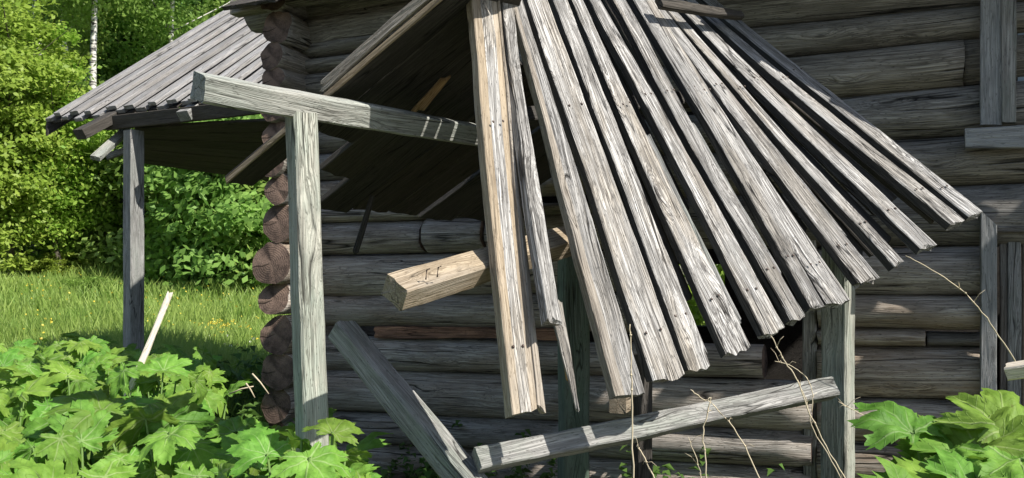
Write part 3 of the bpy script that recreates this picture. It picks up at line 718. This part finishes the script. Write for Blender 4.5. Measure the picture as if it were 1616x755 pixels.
# the sprig right of the free post
hog(-.62, 2.62, .93, 4, 'small hogweed plant at the foot of the free standing left post', HG, size=(.24, .36), tocam=.3)
hog(-.74, 2.62, 1.12, 7, 'hogweed plant with leaves just before the foot of the free standing post', HG, size=(.24, .34), back=.5)
hog(-.63, 2.58, 1.08, 7, 'hogweed plant with leaves overlapping the right edge of the free standing post', HG, size=(.22, .32), back=.5)
hog(-.50, 2.45, .84, 5, 'low hogweed plant just right of the free standing left post', HG, size=(.2, .3), tocam=.3)
RG = 'hogweed plants in the right foreground'
for px, D, h, n, sz, lb in ((1390, 2.75, .62, 7, (.3, .42), 'hogweed plant at the foot of the right hand post'),
                        (1455, 2.80, .78, 9, (.34, .46), 'hogweed plant with leaves before the wall logs, second in from the right hand post'),
                        (1525, 2.90, 1.0, 8, (.42, .56), 'tallest hogweed plant of the right foreground, by the door casing'),
                        (1600, 2.80, 1.0, 8, (.42, .55), 'hogweed plant cut by the right edge of the picture'),
                        (1440, 2.45, .74, 8, (.3, .42), 'low hogweed plant at the bottom edge, nearest the right hand post'),
                        (1505, 2.42, .86, 8, (.34, .46), 'hogweed plant at the bottom edge in the middle of the right clump'),
                        (1590, 2.38, .88, 8, (.34, .48), 'hogweed plant nearest the lower right corner')):
    hog((px - CX) / F * D, D, h, n, lb, RG, size=sz, tocam=.7, tilts=(8, 50), roll=16, back=.45 if px > 1440 else .2, spread=(.08, .24))

# ---------------------------------------------------------------- small weeds in the shade along the wall
def weed_mesh(seed, n=46, h=.5):
    rnd = random.Random(seed); V = []; Fc = []
    for s in range(5):
        bx, by = rnd.uniform(-.13, .13), rnd.uniform(-.13, .13); lx, ly = rnd.uniform(-.12, .12), rnd.uniform(-.12, .12); hh = h * rnd.uniform(.6, 1.1)
        for i in range(n // 5 * 2):
            t = rnd.uniform(.15, 1); z = hh * t; a = i * 1.57 + rnd.uniform(-.5, .5); L = rnd.uniform(.05, .10) * (1.2 - .5 * t); wd = L * .32; dz = rnd.uniform(-.03, .015)
            o = np.array((bx + lx * t, by + ly * t, z)); d = np.array((math.cos(a), math.sin(a), 0)); sd = np.array((-math.sin(a), math.cos(a), 0))
            b = len(V); V += [o, o + d * L * .5 + sd * wd + (0, 0, .012), o + d * L + (0, 0, dz), o + d * L * .5 - sd * wd + (0, 0, .012)]
            Fc.append((b, b + 1, b + 2, b + 3))
    me = fast_mesh('foliage', V, Fc); me.materials.append(M_WEED); return me
WEEDS = [weed_mesh(s) for s in range(3)]
for i in range(46):
    px = random.uniform(530, 1290); q = wallpt(px, 0, random.uniform(.25, 1.0)); s = random.uniform(.7, 1.25)
    if px > 1000 and random.random() < .4: continue
    t = thing('leafy_weed', (q.x, q.y, 0), 'small leafy weed in the shade at the foot of the log wall', 'weed', 'weeds along the wall foot')
    link('foliage', random.choice(WEEDS), None, t, Matrix.Translation((q.x, q.y, 0)) @ Matrix.Rotation(random.uniform(0, 6), 4, 'Z') @ Matrix.Scale(s, 4))
for i in range(26):
    D = random.uniform(5.2, 8); x = random.uniform(-.40, -.28) * D; s = random.uniform(1.0, 1.9)
    t = thing('leafy_weed', (x, D, 0), 'leafy weed growing in the shade left of the cabin corner', 'weed', 'weeds left of the cabin corner')
    link('foliage', random.choice(WEEDS), None, t, Matrix.Translation((x, D, 0)) @ Matrix.Rotation(random.uniform(0, 6), 4, 'Z') @ Matrix.Scale(s, 4))

# ---------------------------------------------------------------- dry stalks
DS = [
 ([(994, 512), (996, 580), (998, 660), (999, 800)], 1.95, .0032, 'straight dry stalk before the middle fan boards'),
 ([(1090, 615), (1112, 632), (1122, 628), (1119, 645), (1110, 680), (1112, 720), (1118, 800)], 2.1, .003, 'dry stalk with a curled top before the rail'),
 ([(1118, 632), (1145, 660), (1170, 695), (1200, 760), (1215, 800)], 2.12, .003, 'dry stalk bending right of the curled one'),
 ([(1005, 702), (1020, 730), (1050, 790)], 2.0, .003, 'short dry stalk leaning at the bottom edge'),
 ([(1216, 530), (1240, 572), (1262, 610), (1290, 680), (1330, 750), (1350, 790)], 2.2, .003, 'long dry stalk leaning before the right post'),
 ([(1222, 570), (1250, 578), (1275, 600), (1283, 625), (1281, 650)], 2.22, .002, 'hooked thin dry stalk by the long leaning one'),
 ([(1258, 600), (1272, 630), (1285, 680), (1325, 750), (1345, 800)], 2.24, .0025, 'second thin dry stalk before the right post'),
 ([(1430, 404), (1480, 432), (1530, 470), (1570, 520), (1610, 585)], 2.5, .003, 'long pale straw arching from board ends to the right edge'),
 ([(1322, 634), (1355, 652), (1392, 670)], 2.45, .0025, 'short straw crossing the wall right of the post'),
 ([(1085, 690), (1100, 725), (1112, 780)], 2.15, .002, 'greenish thin stalk below the rail')]
for pts, d, r, lb in DS:
    path = smooth_path([P(x, y, d) for x, y in pts])
    path = [p + Vector((random.uniform(-.003, .003), random.uniform(-.003, .003), 0)) for p in path]
    st = tag(tube('dry_stalk', M_STRAW, None, path, r * .55, r * .9), lb, 'stalk', 'dry stalks before the porch')
    for q in range(3):
        j = random.randrange(2, len(path) - 2); g = path[j]; e = Vector((random.uniform(-.05, .05), random.uniform(-.03, .03), random.uniform(-.01, .05)))
        tube('shoot', M_STRAW, st, [g, g + e * .5 + Vector((0, 0, .008)), g + e], r * .5, r * .2, 4)
        tube('node', M_STRAW, st, [g - (path[j + 1] - g) * .12, g, g + (path[j + 1] - g) * .12], r * 1.3, r * 1.1, 5)
for (a, b) in (((398, 590), (424, 622)), ((362, 622), (400, 610)), ((388, 605), (402, 628))):
    tag(tube('dry_stick', M_STRAW, None, [PW(*a, 5.4), PW((a[0] + b[0]) / 2, (a[1] + b[1]) / 2 - 2, 5.4), PW(*b, 5.4)], .006, .004), 'pale dry stick in the weeds left of the cabin corner', 'stick', 'dry sticks by the corner')

# ---------------------------------------------------------------- meadow grass
def grass():
    N = 90000
    D = 1 / (1 / 6.5 + (1 / 46 - 1 / 6.5) * np.random.rand(N) ** .8); k = np.random.uniform(-.66, -.27, N); X = k * D
    Z = np.array([gz(x, y) for x, y in zip(X, D)])
    h = np.random.uniform(.22, .75, N) ** 1.15 * (1 + .35 * np.sin(X * 1.3) * np.cos(D * .7)); wd = .0035 + .00075 * D
    a = np.random.rand(N) * 6.283; b = np.random.rand(N) * 6.283; bend = np.random.uniform(.1, .55, N) * h
    v = np.zeros((N, 5, 3), np.float32); cx, sx = np.cos(a) * wd, np.sin(a) * wd
    v[:, 0] = np.stack((X - cx, D - sx, Z - .02), 1); v[:, 1] = np.stack((X + cx, D + sx, Z - .02), 1)
    mx, my = X + np.cos(b) * bend * .35, D + np.sin(b) * bend * .35
    v[:, 2] = np.stack((mx + cx * .8, my + sx * .8, Z + h * .6), 1); v[:, 3] = np.stack((mx - cx * .8, my - sx * .8, Z + h * .6), 1)
    v[:, 4] = np.stack((X + np.cos(b) * bend, D + np.sin(b) * bend, Z + h), 1)
    i = np.arange(N, dtype=np.int32)[:, None] * 5
    f = np.concatenate((i + [[0, 1, 2]], i + [[0, 2, 3]], i + [[3, 2, 4]]))
    me = fast_mesh('meadow_grass', v.reshape(-1, 3), f); me.materials.append(M_GRASS)
    tag(link('meadow_grass', me), 'sunny meadow grass between the weeds and the wood', 'grass', kind='stuff')
grass()
def flowers():
    V = []; Fc = []
    def puff(c, r):
        for _ in range(5):
            a = random.random() * 6.28; t = random.uniform(-.6, 1); d = Vector((math.cos(a), math.sin(a), t)).normalized(); s = d.orthogonal().normalized() * r; u = d.cross(s)
            b = len(V); V.extend([c + d * r + s, c + d * r + u, c + d * r - s, c + d * r - u]); Fc.append((b, b + 1, b + 2, b + 3))
    for _ in range(60):
        q = PW(random.gauss(348, 17), random.gauss(512, 5), random.uniform(15, 17)); puff(q, random.uniform(.009, .017))
    for _ in range(240):
        D = random.uniform(12, 30); x = random.uniform(-.60, -.30) * D; puff(Vector((x, D, gz(x, D) + random.uniform(.4, .62))), random.uniform(.010, .022))
    k = NT('yellow_petal'); k.b.inputs['Base Color'].default_value = (.62, .52, .06, 1)
    me = fast_mesh('meadow_flowers', V, Fc); me.materials.append(k.m)
    tag(link('meadow_flowers', me), 'yellow flowers in the sunny meadow', 'flowers', kind='stuff')
    V.clear(); Fc.clear()
    for _ in range(130):
        D = random.uniform(9, 16); x = random.uniform(-.52, -.29) * D; puff(Vector((x, D, gz(x, D) + random.uniform(.3, .5))), random.uniform(.012, .024))
    k = NT('white_seed_head'); k.b.inputs['Base Color'].default_value = (.75, .75, .7, 1)
    me = fast_mesh('white_flowers', V, Fc); me.materials.append(k.m)
    tag(link('white_flowers', me), 'white dandelion heads in the meadow grass', 'flowers', kind='stuff')
flowers()

# ---------------------------------------------------------------- the wood behind
def crown(seed, rx, rz, zc, clumps, per, ls, cl, mat, low=0.):
    rs = np.random.RandomState(seed)
    d = rs.normal(size=(clumps, 3)); d /= np.linalg.norm(d, axis=1)[:, None]
    rad = rs.uniform(.35, 1.0, clumps) ** .6
    lump = 1 + .34 * np.sin(d[:, 0] * 4 + seed) * np.cos(d[:, 2] * 5 + seed * 2)
    c = d * (rad * lump)[:, None] * [rx, rx, rz] + [0, 0, zc]
    c[:, 2] = np.maximum(c[:, 2], low)
    n = clumps * per
    cc = np.repeat(c, per, 0); sz = np.repeat(rs.uniform(.6, 1.35, clumps), per)
    off = rs.normal(size=(n, 3)) * [1, 1, .55] * (cl * sz)[:, None] * .55
    p = cc + off
    nr = rs.normal(size=(n, 3)) * .6 + np.repeat(d, per, 0) * .3 + [.35, -.35, .75]; nr /= np.linalg.norm(nr, axis=1)[:, None]
    t = np.cross(nr, rs.normal(size=(n, 3))); t /= np.linalg.norm(t, axis=1)[:, None]; s = np.cross(nr, t)
    L = ls * rs.uniform(.6, 1.3, n)[:, None]
    v = np.stack((p - t * L, p + s * L * .55 - t * L * .1, p + t * L, p - s * L * .55 - t * L * .1), 1).reshape(-1, 3)
    f = np.arange(n * 4, dtype=np.int32).reshape(-1, 4)
    me = fast_mesh('crown', v, f); me.materials.append(mat); return me
def trunk_mesh(h, r, mat, seed, limbs=7):
    rnd = random.Random(seed); vs = []; fs = []
    def tb(pts, r0, r1, k=6):
        b = len(vs); n = len(pts)
        for i, p in enumerate(pts):
            rr = r0 + (r1 - r0) * i / (n - 1)
            for j in range(k): vs.append((p[0] + math.cos(j / k * 6.283) * rr, p[1] + math.sin(j / k * 6.283) * rr, p[2]))
        for i in range(n - 1):
            for j in range(k):
                a = b + i * k + j; c = b + i * k + (j + 1) % k; fs.append((a, c, c + k, a + k))
    pts = [(rnd.uniform(-.1, .1) * (i > 0), rnd.uniform(-.1, .1) * (i > 0), h * i / 8 - .1) for i in range(9)]
    tb(pts, r, r * .25)
    for i in range(limbs):
        q = pts[rnd.randint(3, 7)]; a = rnd.uniform(0, 6.28); l = rnd.uniform(.15, .3) * h
        tb([q, (q[0] + math.cos(a) * l * .5, q[1] + math.sin(a) * l * .5, q[2] + l * .35), (q[0] + math.cos(a) * l, q[1] + math.sin(a) * l, q[2] + l * .8)], r * .35, r * .08, 4)
    me = mesh('trunk', vs, fs, True); me.materials.append(mat); return me
TREES = {
 'bright': [(crown(11, 2.4, 4.6, 5.6, 105, 230, .10, .75, M_LBRIGHT, .3), trunk_mesh(9, .13, M_BARK, 1)), (crown(12, 2.1, 4.0, 5.0, 95, 230, .10, .7, M_LBRIGHT, .3), trunk_mesh(8, .12, M_BARK, 2))],
 'birch': [(crown(21, 2.2, 4.2, 14.2, 95, 170, .10, .8, M_LMID, 6.), trunk_mesh(17, .19, M_BIRCH, 3)), (crown(22, 2.4, 4.0, 13.6, 95, 170, .10, .8, M_LMID, 6.), trunk_mesh(16.5, .18, M_BIRCH, 4))],
 'dark': [(crown(31, 3.0, 6.0, 7.2, 120, 190, .14, 1.0, M_LDARK, .6), trunk_mesh(13, .2, M_BARK, 5)), (crown(32, 2.8, 6.6, 7.8, 120, 190, .14, 1.0, M_LMID, .8), trunk_mesh(14, .2, M_BARK, 6))],
 'bush': [(crown(41, 1.7, 1.7, 1.6, 80, 170, .09, .5, M_LMID, .15), trunk_mesh(2.4, .05, M_BARK, 7, 4)), (crown(42, 1.8, 2.0, 1.9, 80, 170, .09, .5, M_LDARK, .15), trunk_mesh(2.8, .05, M_BARK, 8, 4)), (crown(43, 1.5, 1.4, 1.3, 70, 130, .075, .4, M_LBRIGHT, .1), trunk_mesh(2, .04, M_BARK, 9, 4))]}
def tree(kind, v, px, D, s, name, label, group, cat='tree', sz=1.):
    x = (px - CX) / F * D; z = gz(x, D) - .05
    t = thing(name, (x, D, z), label, cat, group)
    M = Matrix.Translation((x, D, z)) @ Matrix.Rotation(random.uniform(0, 6.28), 4, 'Z') @ Matrix.Diagonal((s, s, s * sz, 1))
    c, k = TREES[kind][v % len(TREES[kind])]
    link('trunk', k, None, t, M); link('crown', c, None, t, M)
for i, px in enumerate(range(-60, 520, 62)):
    tree('dark', i, px + random.uniform(-15, 15), random.uniform(46, 54), random.uniform(1.25, 1.5), 'forest_tree', 'tall deep green tree at the back of the wood', 'trees at the back of the wood')
for i, px in enumerate((15, 95, 190, 260, 345, 430)):
    tree('dark', i + 1, px + random.uniform(-12, 12), random.uniform(38, 42), random.uniform(.95, 1.15), 'forest_tree', 'leafy deep green tree in the middle of the wood', 'trees in the middle of the wood')
for i, (px, D, s) in enumerate(((57, 29, 1.0), (150, 30, 1.0), (104, 33, .95), (270, 35, 1.0))):
    tree('birch', i, px, D, s, 'birch_tree', 'white trunked birch standing in the wood', 'birches in the wood')
for i, (px, D, s, lb) in enumerate(((20, 27, .92, 'bright yellow green young tree at the left edge of the meadow'), (88, 28, .85, 'bright yellow green young tree beside the roof tip of the side porch'),
                                    (135, 31, .68, 'lower bright green young tree behind the roof tip'), (-30, 26, 1.0, 'bright young tree cut by the left edge of the picture'))):
    tree('bright', i, px, D, s, 'young_tree', lb, 'young trees at the meadow edge')
for i, (px, D, s) in enumerate(((255, 30, 1.5), (310, 29, 1.6), (365, 28, 1.6), (410, 27, 1.6), (450, 28, 1.7), (285, 33, 1.9), (340, 33, 2.0), (395, 33, 2.0), (180, 33, 1.3), (230, 34, 1.8))):
    tree('bush', i % 2, px, D, s, 'bush', 'dense green bush at the edge of the wood right of the porch post', 'bushes at the edge of the wood', 'bush')
for i in range(24):
    px = -20 + i * 20 + random.uniform(-14, 14)
    tree('bush', (2, 0, 2, 1)[i % 4], px, random.uniform(22, 34), random.uniform(.25, .7), 'low_bush', 'low bright undergrowth bush along the far edge of the meadow', 'undergrowth at the meadow edge', 'bush', sz=random.uniform(.3, .65))
# greenery behind the cabin, seen through its back window
bx = hole - NV * 2.5
t = thing('bush', (bx.x, bx.y, 0), 'sunny bush behind the cabin glimpsed through the gap in the boards', 'bush')
link('crown', TREES['bush'][2][0], None, t, Matrix.Translation((bx.x, bx.y, 0))); link('trunk', TREES['bush'][2][1], None, t, Matrix.Translation((bx.x, bx.y, 0)))
